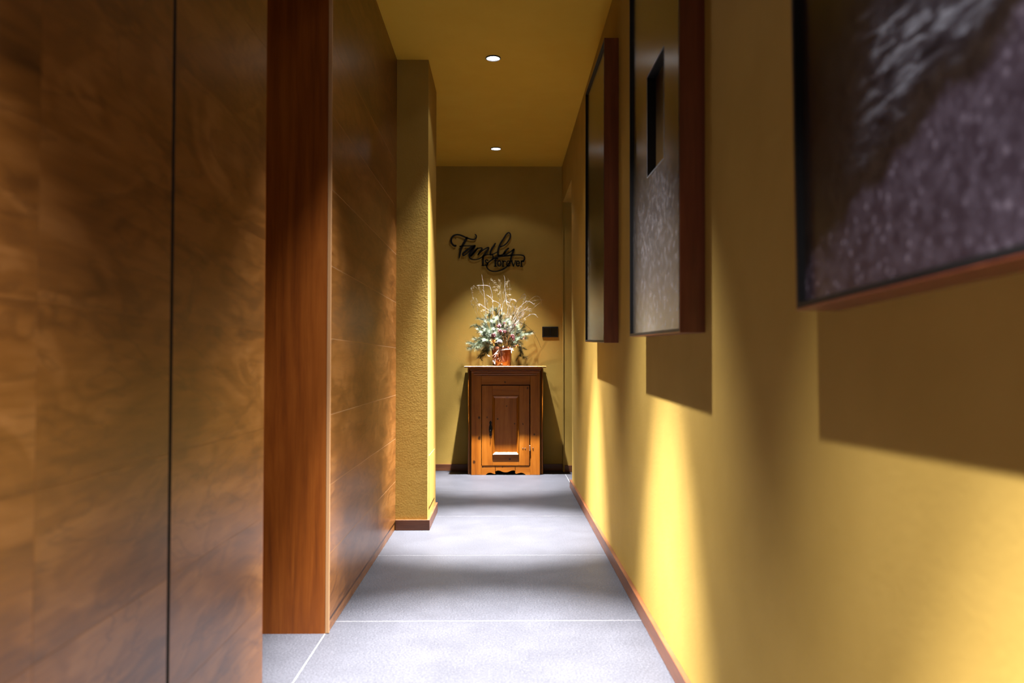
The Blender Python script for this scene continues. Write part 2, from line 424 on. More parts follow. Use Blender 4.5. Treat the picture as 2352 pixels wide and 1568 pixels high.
# ================================================================ CABINET
# knots measured on the face (x, z, radius)
def fx(px): return (px - 1155) * .003425 + .0
def fz(py): return .88 - (py - 833) * .00343
KN = [(fx(1101), fz(959), .009), (fx(1101), fz(1005), .013), (fx(1089), fz(1060), .011), (fx(1119), fz(958), .005), (fx(1171), fz(1053.5), .007),
      (fx(1227), fz(997), .007), (fx(1160), fz(877), .006), (fx(1164), fz(932), .005), (fx(1143), fz(962), .006), (fx(1201), fz(973), .005),
      (fx(1212), fz(891), .007), (fx(1182), fz(973), .005), (fx(1109), fz(1071), .006), (fx(1154), fz(1071), .006)]
PD, PM, PL = (.17, .043, .0025), (.30, .088, .005), (.40, .135, .014)
M_pv = wood('old_pine_upright', 2, PD, PM, PL, .30, 13, 1.7, .35, KN, rnd=.1, spec=.32)
M_ph = wood('old_pine_across', 0, PD, PM, PL, .30, 13, 1.7, .35, KN, rnd=.1, spec=.32)
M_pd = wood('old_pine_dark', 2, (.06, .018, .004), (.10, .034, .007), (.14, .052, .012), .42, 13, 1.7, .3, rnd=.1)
M_cabin = plain('cabinet_inside', (14, 9, 5), .8)
CF = 6.350; CB = 6.592
XL, XR = -.247, .291          # front face
XLb, XRb = -.280, .322        # back corners
cab = empty('wooden_cabinet', ((XL + XR) / 2, 6.47, 0), 'small antique pine cabinet with one panelled door, against the end wall', 'cabinet')
# carcass: two canted sides with their posts
for sx, xf, xb in ((-1, XL, XLb), (1, XR, XRb)):
    m = MB().prism([(xf, CF + .004), (xb, CF + .062), (xb, CB), (xb - sx * .018, CB), (xb - sx * .018, CF + .066), (xf - sx * .016, CF + .022), (xf - sx * .006, CF + .004)],
                   lambda u, v, w: (u, v, w), .0005, .838)
    obj('side_panel', m, M_pd, cab)
    mx = (xf + xb) / 2
    obj('corner_bead', MB().tube([(mx + sx * .003, CF + .030, .004), (mx + sx * .003, CF + .030, .836)], .0065, None, 10), M_pv, cab, smooth=True)
obj('back_board', MB().box(XLb + .018, XRb - .018, CB - .010, CB - .001, .02, .83), M_cabin, cab)
obj('bottom_board', MB().box(XLb + .02, XRb - .02, CF + .03, CB - .01, .074, .088), M_cabin, cab)
# top board with a worn rounded front edge
prof = [(6.274, .8475), (6.272, .8505), (6.275, .8545), (6.284, .8555), (6.592, .8555), (6.592, .842), (6.315, .842)]
obj('top_board', MB().prism(prof, lambda u, v, w: (w, u, v), -.301, .338), M_ph, cab, bevel=.0012)
# cornice: stepped mouldings, each with mitred ends
def mould(y_out, z0, z1, xl, xr, slope, m):
    b = MB(); yo = y_out
    pr = [(CF + .01, z1), (yo + slope, z1), (yo, z1 - (z1 - z0) * .35), (yo + slope * .35, z0), (CF + .01, z0)]
    n = len(pr)
    va = [(xl + (y - yo) * .9, y, z) for y, z in pr]; vb = [(xr - (y - yo) * .9, y, z) for y, z in pr]
    b.add(va + vb, [tuple(range(n))[::-1], tuple(range(n, 2 * n))] + [(i, (i + 1) % n, n + (i + 1) % n, n + i) for i in range(n)])
    return obj('cornice_moulding', b, m, cab, bevel=.0008)
mould(6.312, .830, .842, -.272, .308, .000, M_ph)
mould(6.326, .8185, .830, -.258, .300, .004, M_ph)
mould(6.318, .8035, .8175, -.247, .290, .010, M_ph)
mould(6.330, .785, .8025, -.228, .268, .006, M_ph)
mould(6.343, .7745, .779, -.222, .264, .001, M_ph)
# face frame
obj('stile', MB().box(XL, -.1695, CF, CF + .022, .0005, .83), M_pv, cab, bevel=.0012)
obj('stile', MB().box(.2165, XR, CF, CF + .022, .0005, .83), M_pv, cab, bevel=.0012)
obj('top_rail', MB().box(-.1685, .2155, CF + .001, CF + .022, .7085, .83), M_ph, cab, bevel=.0012)
# apron with the scalloped lower edge
sc = [(480, 1517), (488, 1500), (505, 1486), (530, 1480), (555, 1482), (578, 1492), (598, 1497), (606, 1491), (600, 1477), (606, 1465), (622, 1455), (645, 1452),
      (668, 1457), (690, 1468), (715, 1474), (740, 1476), (765, 1473), (788, 1463), (812, 1453), (838, 1450), (856, 1456), (862, 1467), (856, 1480), (864, 1491), (880, 1494),
      (905, 1485), (935, 1480), (962, 1485), (982, 1498), (996, 1517)]
scw = [(fx(1030 + a / 5.6), max(.0005, fz(820 + b / 5.6) - .0)) for a, b in sc]
zt = .0695; xa, xb_ = -.1685, .2155
b = MB(); lo = [(xa, .0005)] + [(x, z) for x, z in scw] + [(xb_, .0005)]
lo[1] = (lo[1][0], .0005); lo[-2] = (lo[-2][0], .0005)
n = len(lo); vs = []
for yy in (CF + .001, CF + .020):
    vs += [(x, yy, z) for x, z in lo] + [(x, yy, zt) for x, z in lo]
fs = []
for i in range(n - 1):
    fs.append((i, i + 1, n + i + 1, n + i)); q = 2 * n
    fs.append((q + i, q + n + i, q + n + i + 1, q + i + 1)); fs.append((i, q + i, q + i + 1, i + 1)); fs.append((n + i, n + i + 1, q + n + i + 1, q + n + i))
fs += [(0, n, 3 * n, 2 * n), (n - 1, 3 * n - 1, 4 * n - 1, 2 * n - 1)]
b.add(vs, fs); obj('apron', b, M_ph, cab)
# door
door = obj('door', MB().box(-.1650, .2095, CF + .012, CF + .018, .0735, .7015), M_pv, cab)
dz0, dz1 = .0735, .7015; dx0, dx1 = -.1650, .2095; px0, px1, pz0, pz1 = -.0825, .1275, .1555, .6235
obj('door_stile', MB().box(dx0, px0 - .0005, CF - .001, CF + .012, dz0, dz1), M_pv, door, bevel=.0012)
obj('door_stile', MB().box(px1 + .0005, dx1, CF - .001, CF + .012, dz0, dz1), M_pv, door, bevel=.0012)
obj('door_rail', MB().box(px0, px1, CF - .0008, CF + .012, pz1, dz1), M_ph, door, bevel=.0012)
obj('door_rail', MB().box(px0, px1, CF - .0008, CF + .012, dz0, pz0), M_ph, door, bevel=.0012)
# panel moulding: an ogee frame with mitred corners, then the flat field
def ring(b, r0, r1):
    (x0, x1, z0, z1, y), (X0, X1, Z0, Z1, Y) = r0, r1
    b.add([(x0, y, z0), (x1, y, z0), (x1, y, z1), (x0, y, z1), (X0, Y, Z0), (X1, Y, Z0), (X1, Y, Z1), (X0, Y, Z1)],
          [(0, 1, 5, 4), (1, 2, 6, 5), (2, 3, 7, 6), (3, 0, 4, 7)])
prof = [(0, CF - .001), (.0015, CF - .006), (.006, CF - .0085), (.0085, CF - .006), (.0095, CF + .001), (.020, CF + .0105)]
b = MB(); rs = [(px0 + d, px1 - d, pz0 + d * 1.1, pz1 - d * 1.1, y) for d, y in prof]
for i in range(len(rs) - 1): ring(b, rs[i], rs[i + 1])
obj('panel_moulding', b, M_pv, door)
r = rs[-1]; obj('panel_field', MB().box(r[0] - .001, r[1] + .001, CF + .0105, CF + .013, r[2] - .001, r[3] + .001), M_pv, door)
# iron lock plate, hinges
ex = fx(1126.5); zz = [fz(y) for y in (966, 970, 974, 979, 985, 990, 995, 998, 1001)]
ww = [.006, .014, .008, .015, .017, .013, .008, .013, .004]
pts = [(ex + w * .85, z) for w, z in zip(ww, zz)] + [(ex - w * .75, z) for w, z in zip(ww[::-1], zz[::-1])]
lp = MB().prism(pts, lambda u, v, w: (u, w, v), CF - .0035, CF - .001)
lp.ball((ex, CF - .006, fz(988)), .0045, 8, 6).tube([(ex, CF - .010, fz(999)), (ex + .001, CF - .012, fz(989))], .003, .0025, 6)
obj('lock_plate', lp, M_iron, door, label='black iron lock plate with curled ends')
for pz, m_ in ((922, M_iron), (1028, M_steel)):
    h = MB(); hz = fz(pz)
    h.tube([(.2125, CF - .004, hz - .016), (.2125, CF - .004, hz + .016)], .0042, None, 8)
    h.ball((.2125, CF - .004, hz + .018), .0048, 8, 6); h.ball((.2125, CF - .004, hz - .018), .0048, 8, 6)
    obj('hinge', h, m_, cab)
if True:
    h = MB(); hz = fz(1028)
    for dx in (-.055, -.037, .024): obj('nail', MB().ball((.2125 + dx, CF - .0015, hz + random.uniform(-.003, .003)), .0035, 8, 5, sq=(1.3, .6, 1)), M_steel, cab)
    pass

# ================================================================ WALL SIGN
def stroke(mb, pts, widths, th, y0):
    """flat cut-metal ribbon through pts (x,z) of varying width, rounded ends"""
    # Catmull-Rom resample
    P = [Vector((p[0], p[1])) for p in pts]; Wd = widths if isinstance(widths, (list, tuple)) else [widths] * len(P)
    q = []; n = len(P)
    for i in range(n - 1):
        a, b_, c, d = P[max(0, i - 1)], P[i], P[i + 1], P[min(n - 1, i + 2)]
        for k in range(4):
            s_ = k / 4
            q.append((.5 * ((2 * b_) + (c - a) * s_ + (2 * a - 5 * b_ + 4 * c - d) * s_ ** 2 + (3 * b_ - a - 3 * c + d) * s_ ** 3), Wd[i] + (Wd[i + 1] - Wd[i]) * s_))
    q.append((P[-1], Wd[-1])); L = []; Rr = []
    for i, (p_, w_) in enumerate(q):
        d = q[min(i + 1, len(q) - 1)][0] - q[max(i - 1, 0)][0]
        if d.length < 1e-9: d = Vector((1, 0))
        d.normalize(); nrm = Vector((-d.y, d.x)); L.append(p_ + nrm * w_ / 2); Rr.append(p_ - nrm * w_ / 2)
    m = len(L); vs = []
    for yy in (y0, y0 + th): vs += [(v.x, yy, v.y) for v in L] + [(v.x, yy, v.y) for v in Rr]
    fs = []
    for i in range(m - 1):
        fs += [(i, i + 1, m + i + 1, m + i), (2 * m + i, 3 * m + i, 3 * m + i + 1, 2 * m + i + 1), (i, 2 * m + i, 2 * m + i + 1, i + 1), (m + i, m + i + 1, 3 * m + i + 1, 3 * m + i)]
    fs += [(0, m, 3 * m, 2 * m), (m - 1, 3 * m - 1, 4 * m - 1, 2 * m - 1)]
    mb.add(vs, fs)
    for (p_, w_) in (q[0], q[-1]):
        k = 10; ring_ = [(p_.x + math.cos(2 * math.pi * j / k) * w_ / 2, p_.y + math.sin(2 * math.pi * j / k) * w_ / 2) for j in range(k)]
        mb.prism(ring_, lambda u, v, w: (u, w, v), y0, y0 + th)
K1 = 6.588 / 6.61 * .003585
def sg(p): return (-.4295 + (p[0] / 11.2 + 1020 - 1035) * K1, 1.997 - (p[1] / 11.2) * .003593)
SY = 6.5915
sign = empty('wall_sign', (-.12, BACK, 1.62), 'black script metal sign reading Family is forever on the end wall', 'sign')
u_ = K1 / 11.2
def strokes(name, lst, th=.003):
    m = MB(); k_ = u_ * (1.1 if name == 'script_word' else 1.3)
    for pts, w in lst: stroke(m, [sg(p) for p in pts], [x * k_ for x in w] if isinstance(w, (list, tuple)) else w * k_, th, SY)
    return obj(name, m, M_sign, sign)
strokes('script_word', [
    ([(298, 488), (262, 488), (215, 450), (185, 390), (188, 310), (235, 240), (315, 207), (400, 212), (480, 240), (560, 275), (640, 305), (720, 325), (780, 322), (820, 296), (832, 250), (820, 215), (795, 190)],
     [48, 44, 44, 44, 44, 40, 36, 36, 36, 34, 32, 32, 32, 32, 32, 30, 16]),
    ([(585, 290), (540, 370), (480, 470), (440, 560), (415, 660), (403, 740), (388, 815)], [56, 56, 52, 52, 46, 40, 8]),
    ([(412, 505), (500, 492), (600, 492), (700, 492), (795, 488)], [36, 26, 24, 26, 42]),
    ([(790, 495), (700, 525), (600, 590), (520, 655), (482, 705), (505, 735), (575, 700), (650, 630), (730, 560), (785, 505)], [30, 40, 42, 44, 44, 36, 28, 28, 36, 40]),
    ([(785, 505), (730, 590), (680, 670), (655, 740), (665, 800), (725, 838), (820, 842), (900, 822), (965, 788), (1020, 750), (1080, 722), (1180, 712), (1245, 725), (1262, 780), (1250, 840)],
     [46, 56, 58, 50, 36, 28, 24, 24, 28, 34, 26, 22, 24, 36, 20]),
    ([(868, 545), (800, 620), (735, 700), (690, 752)], [30, 50, 54, 40]),
    ([(700, 740), (780, 650), (870, 560), (960, 545), (975, 575), (920, 650), (875, 722)], [28, 26, 26, 32, 38, 46, 30]),
    ([(880, 715), (950, 640), (1050, 570), (1140, 530), (1135, 580), (1070, 670), (1010, 760), (1000, 800)], [26, 26, 26, 32, 44, 50, 48, 40]),
    ([(1318, 432), (1275, 500), (1225, 580), (1192, 655), (1192, 710), (1225, 715), (1300, 685), (1375, 645)], [34, 42, 46, 44, 40, 30, 24, 20]),
    ([(1455, 510), (1540, 480), (1630, 400), (1695, 290), (1708, 200), (1670, 152), (1610, 185), (1530, 310), (1455, 430), (1410, 540), (1388, 640), (1395, 715), (1440, 735), (1510, 712), (1580, 650)],
     [30, 28, 30, 34, 32, 28, 34, 38, 42, 46, 48, 44, 38, 36, 30]),
    ([(1655, 555), (1600, 605), (1555, 665), (1540, 705), (1580, 718), (1660, 675), (1730, 625), (1795, 580)], [36, 44, 50, 40, 28, 26, 28, 40]),
    ([(1795, 582), (1765, 670), (1730, 770), (1712, 860), (1665, 960), (1580, 1050), (1450, 1118), (1310, 1145), (1190, 1125), (1115, 1065), (1098, 990), (1140, 920), (1230, 845), (1340, 788), (1470, 760), (1620, 750), (1740, 732), (1860, 722), (1980, 724), (2050, 748), (2078, 805), (2055, 860), (2025, 880)],
     [44, 52, 46, 40, 38, 36, 32, 30, 30, 30, 30, 30, 34, 38, 30, 26, 26, 26, 28, 30, 30, 34, 44]),
    ([(1380, 735), (1470, 745), (1600, 738), (1740, 728)], [20, 22, 24, 20]),
])
def ell(cx, cy, rx, ry, a0=0, a1=360, n=14): return [(cx + rx * math.cos(R(a0 + (a1 - a0) * i / n)), cy - ry * math.sin(R(a0 + (a1 - a0) * i / n))) for i in range(n + 1)]
strokes('small_word', [([(1005, 800), (1003, 900), (1003, 990)], 36), ([(970, 995), (1036, 995)], 16), ([(972, 830), (1006, 830)], 16),
    ([(1128, 862), (1090, 850), (1062, 872), (1075, 905), (1112, 930), (1125, 962), (1095, 992), (1055, 980)], 26)])
strokes('small_word', [
    ([(1375, 820), (1340, 815), (1322, 845), (1322, 1010)], 34), ([(1288, 868), (1375, 868)], 16), ([(1288, 1014), (1358, 1014)], 16),
    (ell(1422, 942, 44, 66, 90, 450), 26),
    ([(1515, 880), (1517, 1012)], 30), ([(1488, 1014), (1550, 1014)], 16), ([(1486, 880), (1515, 880)], 14), ([(1525, 905), (1556, 880), (1582, 892)], 24),
    (ell(1655, 942, 44, 64, 5, 320), 26), ([(1612, 938), (1698, 934)], 16),
    ([(1735, 875), (1788, 1010)], 28), ([(1788, 1010), (1840, 875)], 18), ([(1712, 872), (1758, 872)], 14), ([(1818, 872), (1862, 872)], 14),
    (ell(1900, 944, 42, 64, 5, 320), 26), ([(1858, 940), (1940, 936)], 16),
    ([(1990, 882), (1992, 1014)], 30), ([(1964, 1016), (2024, 1016)], 16), ([(1998, 905), (2026, 880), (2050, 895)], 24)])
m = MB()
for q in ((300, 300), (590, 330), (1650, 200), (1300, 1143), (2050, 760)):
    x, z = sg(q); obj('standoff_pin', MB().tube([(x, SY + .002, z), (x, BACK, z)], .003, None, 8), M_sign, sign)

# ================================================================ WALL CONTROL PANEL
pn = empty('wall_control_panel', (.388, BACK, 1.09), 'black rectangular control panel on the end wall beside the flowers', 'control panel')
obj('housing', MB().box(.323, .4535, BACK - .012, BACK, 1.090, 1.177), plain('black_plastic', (13, 12, 13), .35), pn, bevel=.002)
m = MB()
for i in range(2): m.box(.345 + i * .048, .384 + i * .048, BACK - .0132, BACK - .0115, 1.105, 1.163)
obj('button', MB().box(.333, .3865, BACK - .0132, BACK - .0115, 1.100, 1.167), plain('black_glass', (7, 7, 8), .15), pn, bevel=.0008)
obj('button', MB().box(.3900, .4435, BACK - .0132, BACK - .0115, 1.100, 1.167), bpy.data.materials['black_glass'], pn, bevel=.0008)

# ================================================================ FLOWER ARRANGEMENT
TOPZ = .8558
PX = (-.0903 + .073) / 2; PY = 6.435; PR = .082
def at(px, py, Y=6.43):            # a point read off the measured elevation of the bouquet
    return (px * Y / 6.43, Y, .88 + (py) * 1.0)
def ev(cx, cy, Y=6.43):            # drawing coordinates of the enlarged view -> metres
    x = 1030 + cx / 6.818; y = 620 + cy / 6.818
    return Vector(((x - 1155) * Y / 1850, Y, .88 + (833 - y) * Y / 1850 - .003))
arr = empty('flower_arrangement', (PX, PY, TOPZ), 'winter bouquet of pine, berries and dry twigs in a terracotta pot on the cabinet', 'flower arrangement')

t = NT('glazed_terracotta'); p = t.pos()
st = t.noise(t.map(p, (30, 30, 4)), 1.6, 4, .6, .6)
t.l(t.ramp(st, [(.4, (.10, .032, .013)), (.6, (.15, .062, .032)), (.72, (.32, .20, .14))]), t.b.inputs['Base Color'])  # pale reflection streaks painted into the glaze colour
t.b.inputs['Roughness'].default_value = .22; t.b.inputs['Coat Weight'].default_value = .5; t.bump(st, .3, .003)
M_pot = t.m
pr = [(0.0, 0), (PR * .86, 0), (PR * .90, .006), (PR * .93, .05), (PR * .965, .10), (PR * .985, .118), (PR * 1.0, .124), (PR * 1.03, .130), (PR * 1.03, .146), (PR * 1.0, .152), (PR * .93, .150), (PR * .90, .135), (PR * .86, .12), (0, .12)]
obj('pot', MB().lathe(pr, (PX, PY, TOPZ), 40, cap=False), M_pot, arr, smooth=True, label='glossy terracotta pot with reflection streaks painted into the glaze')
obj('soil', MB().lathe([(0, .121), (PR * .87, .121), (PR * .87, .127), (0, .132)], (PX, PY, TOPZ), 24, cap=False), plain('dark_moss', (34, 26, 12), .95), arr)

def needle_mat(name, a, b_, c_):
    t = NT(name); n_ = t.noise(t.pos(), 55, 3, .7)
    t.l(t.ramp(n_, [(.33, a), (.52, b_), (.72, c_)]), t.b.inputs['Base Color']); t.b.inputs['Roughness'].default_value = .55
    return t.m
M_pine = needle_mat('frosted_pine', (.020, .034, .016), (.085, .115, .062), (.27, .29, .21))
M_pine_d = needle_mat('dark_pine', (.012, .021, .009), (.045, .064, .032), (.16, .18, .11))
M_twig = needle_mat('pale_dry_twig', (.12, .085, .040), (.24, .19, .11), (.38, .34, .25))
M_branch = needle_mat('brown_branch', (.03, .014, .005), (.06, .03, .012), (.12, .08, .04))
M_white = needle_mat('whitewashed_twig', (.30, .27, .23), (.50, .46, .41), (.60, .57, .52))
M_berry = plain('crimson_berry', (80, 4, 16), .45)
M_berry_glint = plain('berry_highlight', (150, 130, 132), .6)
M_gold = plain('golden_leaf', (170, 118, 46), .5)
M_rust = plain('rust_leaf', (120, 48, 18), .5)
M_wheat = needle_mat('wheat_straw', (.13, .075, .018), (.22, .14, .045), (.34, .25, .11))

rnd = random.Random(3)
def smooth_path(P, n=5):
    P = [Vector(p) for p in P]; out = []; N = len(P)
    if N < 3:
        return [P[0].lerp(P[1], i / n) for i in range(n + 1)]
    for i in range(N - 1):
        a, b_, c, d = P[max(0, i - 1)], P[i], P[i + 1], P[min(N - 1, i + 2)]
        for k in range(n):
            s_ = k / n; out.append(.5 * ((2 * b_) + (c - a) * s_ + (2 * a - 5 * b_ + 4 * c - d) * s_ ** 2 + (3 * b_ - a - 3 * c + d) * s_ ** 3))
    out.append(P[-1]); return out
def pine(path, mat, L=.039, dens=16, side=5, spread=.9):
    """a sprig: woody stem, side shoots, and needles all round"""
    m = MB(); main = smooth_path(path, 6); m.tube(main, .0022, .0009, 4, 1)
    axes = [main[len(main) // 4:]]
    for k in range(side):
        i = int(len(main) * (.28 + .62 * k / max(1, side - 1))) if side > 1 else len(main) // 2
        i = min(i, len(main) - 2); d = (main[i + 1] - main[i]).normalized()
        rv = Vector((rnd.uniform(-1, 1), rnd.uniform(-.8, .5), rnd.uniform(-.6, .9))); rv = (rv - d * rv.dot(d)).normalized()
        e = main[i] + (d * .75 + rv * .7).normalized() * rnd.uniform(.03, .062)
        sh = [main[i], main[i].lerp(e, .5) + Vector((0, 0, .003)), e]; m.tube(sh, .0012, .0007, 3, 1); axes.append(smooth_path(sh, 3))
    for ax in axes:
        for i in range(len(ax) - 1):
            seg = ax[i + 1] - ax[i]; d = seg.normalized(); cnt = max(4, int(seg.length * 1000 * dens / 16 * 1.7))
            for _ in range(cnt):
                o = ax[i] + seg * rnd.random(); rv = Vector((rnd.gauss(0, 1), rnd.gauss(0, 1), rnd.gauss(0, 1)))
                rv = rv - d * rv.dot(d)
                if rv.length < 1e-4: continue
                rv.normalize(); l_ = L * rnd.uniform(.6, 1.1); e = o + (d * rnd.uniform(.5, 1.1) + rv * spread).normalized() * l_
                if e.y > 6.604: e.y = 6.604
                s_ = d.cross(rv).normalized() * .0009
                m.add([o - s_, o + s_, e], [(0, 1, 2)]); 
    return obj('pine_sprig', m, [mat, M_branch], arr)
B0 = ev(830, 1200)     # mouth of the pot
def bow(cx, cy, Y, mid=None, Ym=None):
    p0 = Vector((B0.x + (ev(cx, cy).x - B0.x) * .15, PY, TOPZ + .13)); p2 = ev(cx, cy, Y)
    p1 = ev(mid[0], mid[1], Ym or (Y + PY) / 2) if mid else p0.lerp(p2, .5) + Vector((0, 0, .02))
    return [p0, p1, p2]
# left-hand, upper and right-hand sprays
for (cx, cy, Y, mid, mt, sd) in [
    (340, 1235, 6.37, (560, 1090), M_pine, 7), (420, 1090, 6.40, (600, 1060), M_pine, 6), (520, 1000, 6.38, (650, 1080), M_pine, 6), (470, 1180, 6.35, (600, 1120), M_pine, 6),
    (440, 850, 6.42, (590, 960), M_pine_d, 6), (540, 760, 6.40, (640, 930), M_pine_d, 6), (620, 690, 6.42, (690, 900), M_pine, 6), (560, 880, 6.36, (660, 1000), M_pine_d, 6),
    (740, 620, 6.45, (770, 850), M_pine_d, 7), (700, 780, 6.36, (740, 950), M_pine, 6), (820, 700, 6.42, (820, 900), M_pine_d, 6), (860, 800, 6.38, (850, 950), M_pine_d, 6),
    (1000, 850, 6.44, (940, 980), M_pine_d, 6), (1060, 780, 6.47, (980, 950), M_pine_d, 5), (1180, 890, 6.42, (1060, 1000), M_pine, 6), (1275, 985, 6.38, (1120, 1030), M_pine, 6),
    (1200, 1050, 6.36, (1080, 1090), M_pine, 6), (1090, 1110, 6.36, (1000, 1120), M_pine, 5), (640, 1190, 6.34, (700, 1130), M_pine, 5),
    (600, 900, 6.34, (700, 1040), M_pine, 6), (560, 1080, 6.33, (680, 1110), M_pine, 6), (650, 960, 6.33, (720, 1080), M_pine, 6), (480, 930, 6.40, (620, 1020), M_pine_d, 6),
    (660, 800, 6.38, (720, 980), M_pine, 6), (380, 1170, 6.38, (560, 1110), M_pine, 6), (430, 1210, 6.34, (590, 1140), M_pine, 6), (930, 800, 6.36, (900, 980), M_pine, 6), (1090, 940, 6.38, (1000, 1030), M_pine, 6),
    (570, 1330, 6.47, (620, 1190), M_pine_d, 7), (500, 1370, 6.50, (590, 1200), M_pine_d, 7), (620, 1250, 6.44, (660, 1180), M_pine_d, 6)]:
    pine(bow(cx, cy, Y, mid), mt, side=sd)
# hanging dark spray at the back right
for (cx, cy, Y) in ((1130, 1330, 6.52), (1180, 1380, 6.55)): pine(bow(cx, cy, Y, (1090, 1180)), M_pine_d, side=5)

def twig(name, pts, r, mat, fork=0, flen=.03, Ys=None, seeds=0):
    n = len(pts); Y0_, Y1_ = Ys or (PY, 6.40)
    P = [ev(a_, b_, Y0_ + (Y1_ - Y0_) * i / (n - 1)) for i, (a_, b_) in enumerate(pts)]
    path = smooth_path(P, 5)
    for v in path: v.x += rnd.gauss(0, .0008); v.z += rnd.gauss(0, .0008)
    m = MB(); m.tube(path, r, r * .45, 5)
    for k in range(fork):
        i = rnd.randrange(int(len(path) * .45), len(path) - 1); d = (path[i + 1] - path[i]).normalized()
        rv = Vector((rnd.uniform(-1, 1), rnd.uniform(-.5, .5), rnd.uniform(-.2, 1))); e = path[i] + (d * .8 + rv * .7).normalized() * flen * rnd.uniform(.5, 1.2)
        e.y = min(e.y, 6.60); e.z = max(e.z, .8595); m.tube([path[i], path[i].lerp(e, .5) + Vector((0, 0, .002)), e], r * .6, r * .35, 4)
    for k in range(seeds):
        i = rnd.randrange(int(len(path) * .6), len(path)); c = path[i] + Vector((rnd.gauss(0, .006), rnd.gauss(0, .006), rnd.gauss(0, .006)))
        d = Vector((rnd.gauss(0, 1), rnd.gauss(0, .5), rnd.gauss(.4, 1))).normalized() * .005
        m.tube([c - d, c, c + d], .0009, .0006, 4)
    return obj(name, m, mat, arr)
# pale whitewashed twigs
T = 'dry_twig'
twig(T, [(720, 1150), (700, 760), (690, 440), (665, 300), (640, 245), (560, 228), (445, 235)], .0020, M_white, 3, .03)
twig(T, [(560, 330), (530, 295)], .0016, M_white, 0, Ys=(6.41, 6.40))
twig(T, [(620, 1100), (585, 700), (560, 400), (540, 190), (528, 120), (520, 60)], .0017, M_white, 1, .02)
twig(T, [(900, 1150), (930, 700), (900, 420), (885, 260), (880, 110)], .0022, M_white, 5, .035)
twig(T, [(860, 1150), (850, 720), (790, 520), (700, 470), (640, 410), (590, 380)], .0018, M_white, 5, .03)
twig(T, [(850, 1150), (900, 750), (960, 500), (1010, 455), (1060, 490)], .0017, M_white, 4, .03)
twig(T, [(880, 1150), (1000, 800), (1100, 600), (1200, 500), (1270, 487), (1345, 535)], .0017, M_white, 4, .025)
twig(T, [(900, 1150), (1040, 850), (1150, 740), (1250, 660), (1350, 570), (1440, 500)], .0014, M_twig, 3, .03)
twig(T, [(900, 1150), (1050, 880), (1180, 760), (1290, 690), (1350, 690), (1400, 735)], .0017, M_white, 4, .03)
twig(T, [(880, 1150), (1000, 850), (1100, 680), (1200, 610), (1300, 600)], .0018, M_white, 4, .03)
twig(T, [(800, 1100), (830, 700), (860, 500), (900, 480), (915, 510)], .0025, M_white, 7, .03)
twig(T, [(780, 1100), (790, 700), (795, 560), (820, 530)], .0028, M_white, 6, .03)
twig(T, [(790, 1100), (700, 700), (600, 600), (500, 540), (470, 530)], .0017, M_white, 5, .03, seeds=12)
# fine grasses with seed heads
for pts in ([(840, 1100), (790, 600), (820, 300), (740, 200), (665, 140)], [(840, 1100), (820, 600), (830, 330), (770, 260), (710, 265)], [(860, 1100), (860, 600), (800, 330), (740, 310)],
            [(700, 1000), (480, 760), (400, 590), (360, 490), (385, 440)], [(640, 1000), (480, 780), (455, 560), (450, 450)], [(760, 900), (600, 500), (480, 300), (470, 250)],
            [(620, 900), (420, 500), (360, 310), (420, 245)], [(700, 900), (620, 560), (590, 450)], [(900, 1100), (880, 500), (860, 330), (980, 280)],
            [(900, 1100), (960, 700), (880, 420), (980, 370)], [(900, 1100), (1000, 700), (1100, 620), (1130, 560)], [(930, 1100), (880, 700), (930, 500), (1000, 440)],
            [(950, 1100), (980, 760), (1050, 640), (1140, 690)], [(930, 1100), (900, 640), (780, 420), (800, 340)], [(960, 1100), (1100, 760), (1180, 480), (1200, 440)],
            [(900, 1000), (1000, 640), (1180, 620), (1300, 640)], [(860, 1100), (930, 760), (960, 560), (910, 420)], [(860, 1100), (760, 760), (600, 640), (520, 620)],
            [(900, 1100), (1000, 900), (1180, 780), (1200, 760)], [(900, 1100), (960, 300), (925, 160), (915, 240)], [(780, 700), (810, 250), (795, 155)]):
    twig('grass_stem', pts, .0010, M_twig, 5, .028, Ys=(PY, rnd.uniform(6.36, 6.48)), seeds=16)
for k in range(26):                                                     # thicket of fine stems in the middle right
    x0 = rnd.uniform(820, 960); x1 = rnd.uniform(820, 1150); y1 = rnd.uniform(560, 900)
    twig('grass_stem', [(x0, 1120), ((x0 + x1) / 2 + rnd.uniform(-30, 30), (1100 + y1) / 2), (x1, y1), (x1 + rnd.uniform(-60, 60), y1 - rnd.uniform(10, 60))], .0011, M_twig if k % 3 else M_white, 5, .03,
         Ys=(PY, rnd.uniform(6.36, 6.5)), seeds=12)
# brown branches, one arching far to the right
for pts, Ys in (([(900, 1150), (960, 620), (910, 430), (870, 310), (900, 290)], (PY, 6.44)), ([(930, 1150), (1020, 650), (1080, 480), (1170, 420), (1220, 405), (1180, 375), (1120, 430)], (PY, 6.46)),
                ([(930, 1150), (1040, 700), (1100, 600), (1170, 550)], (PY, 6.46)), ([(900, 1100), (1080, 800), (1200, 720), (1330, 680)], (PY, 6.42)),
                ([(940, 1150), (1080, 860), (1160, 832), (1240, 880), (1330, 970), (1400, 1090), (1450, 1215)], (PY, 6.54)),
                ([(700, 1100), (600, 800), (590, 450)], (PY, 6.46)), ([(800, 1100), (700, 800), (640, 620), (715, 590)], (PY, 6.40))):
    twig('branch', pts, .0022, M_branch, 2, .03, Ys=Ys)
# long thin arching twigs that throw the curved shadows on the wall
for pts, Ys in (([(930, 1100), (1150, 620), (1330, 420), (1430, 420), (1470, 560)], (PY, 6.50)), ([(930, 1100), (1190, 560), (1350, 470), (1500, 460)], (PY, 6.44))):
    twig('branch', pts, .0011, M_twig, 1, .02, Ys=Ys)
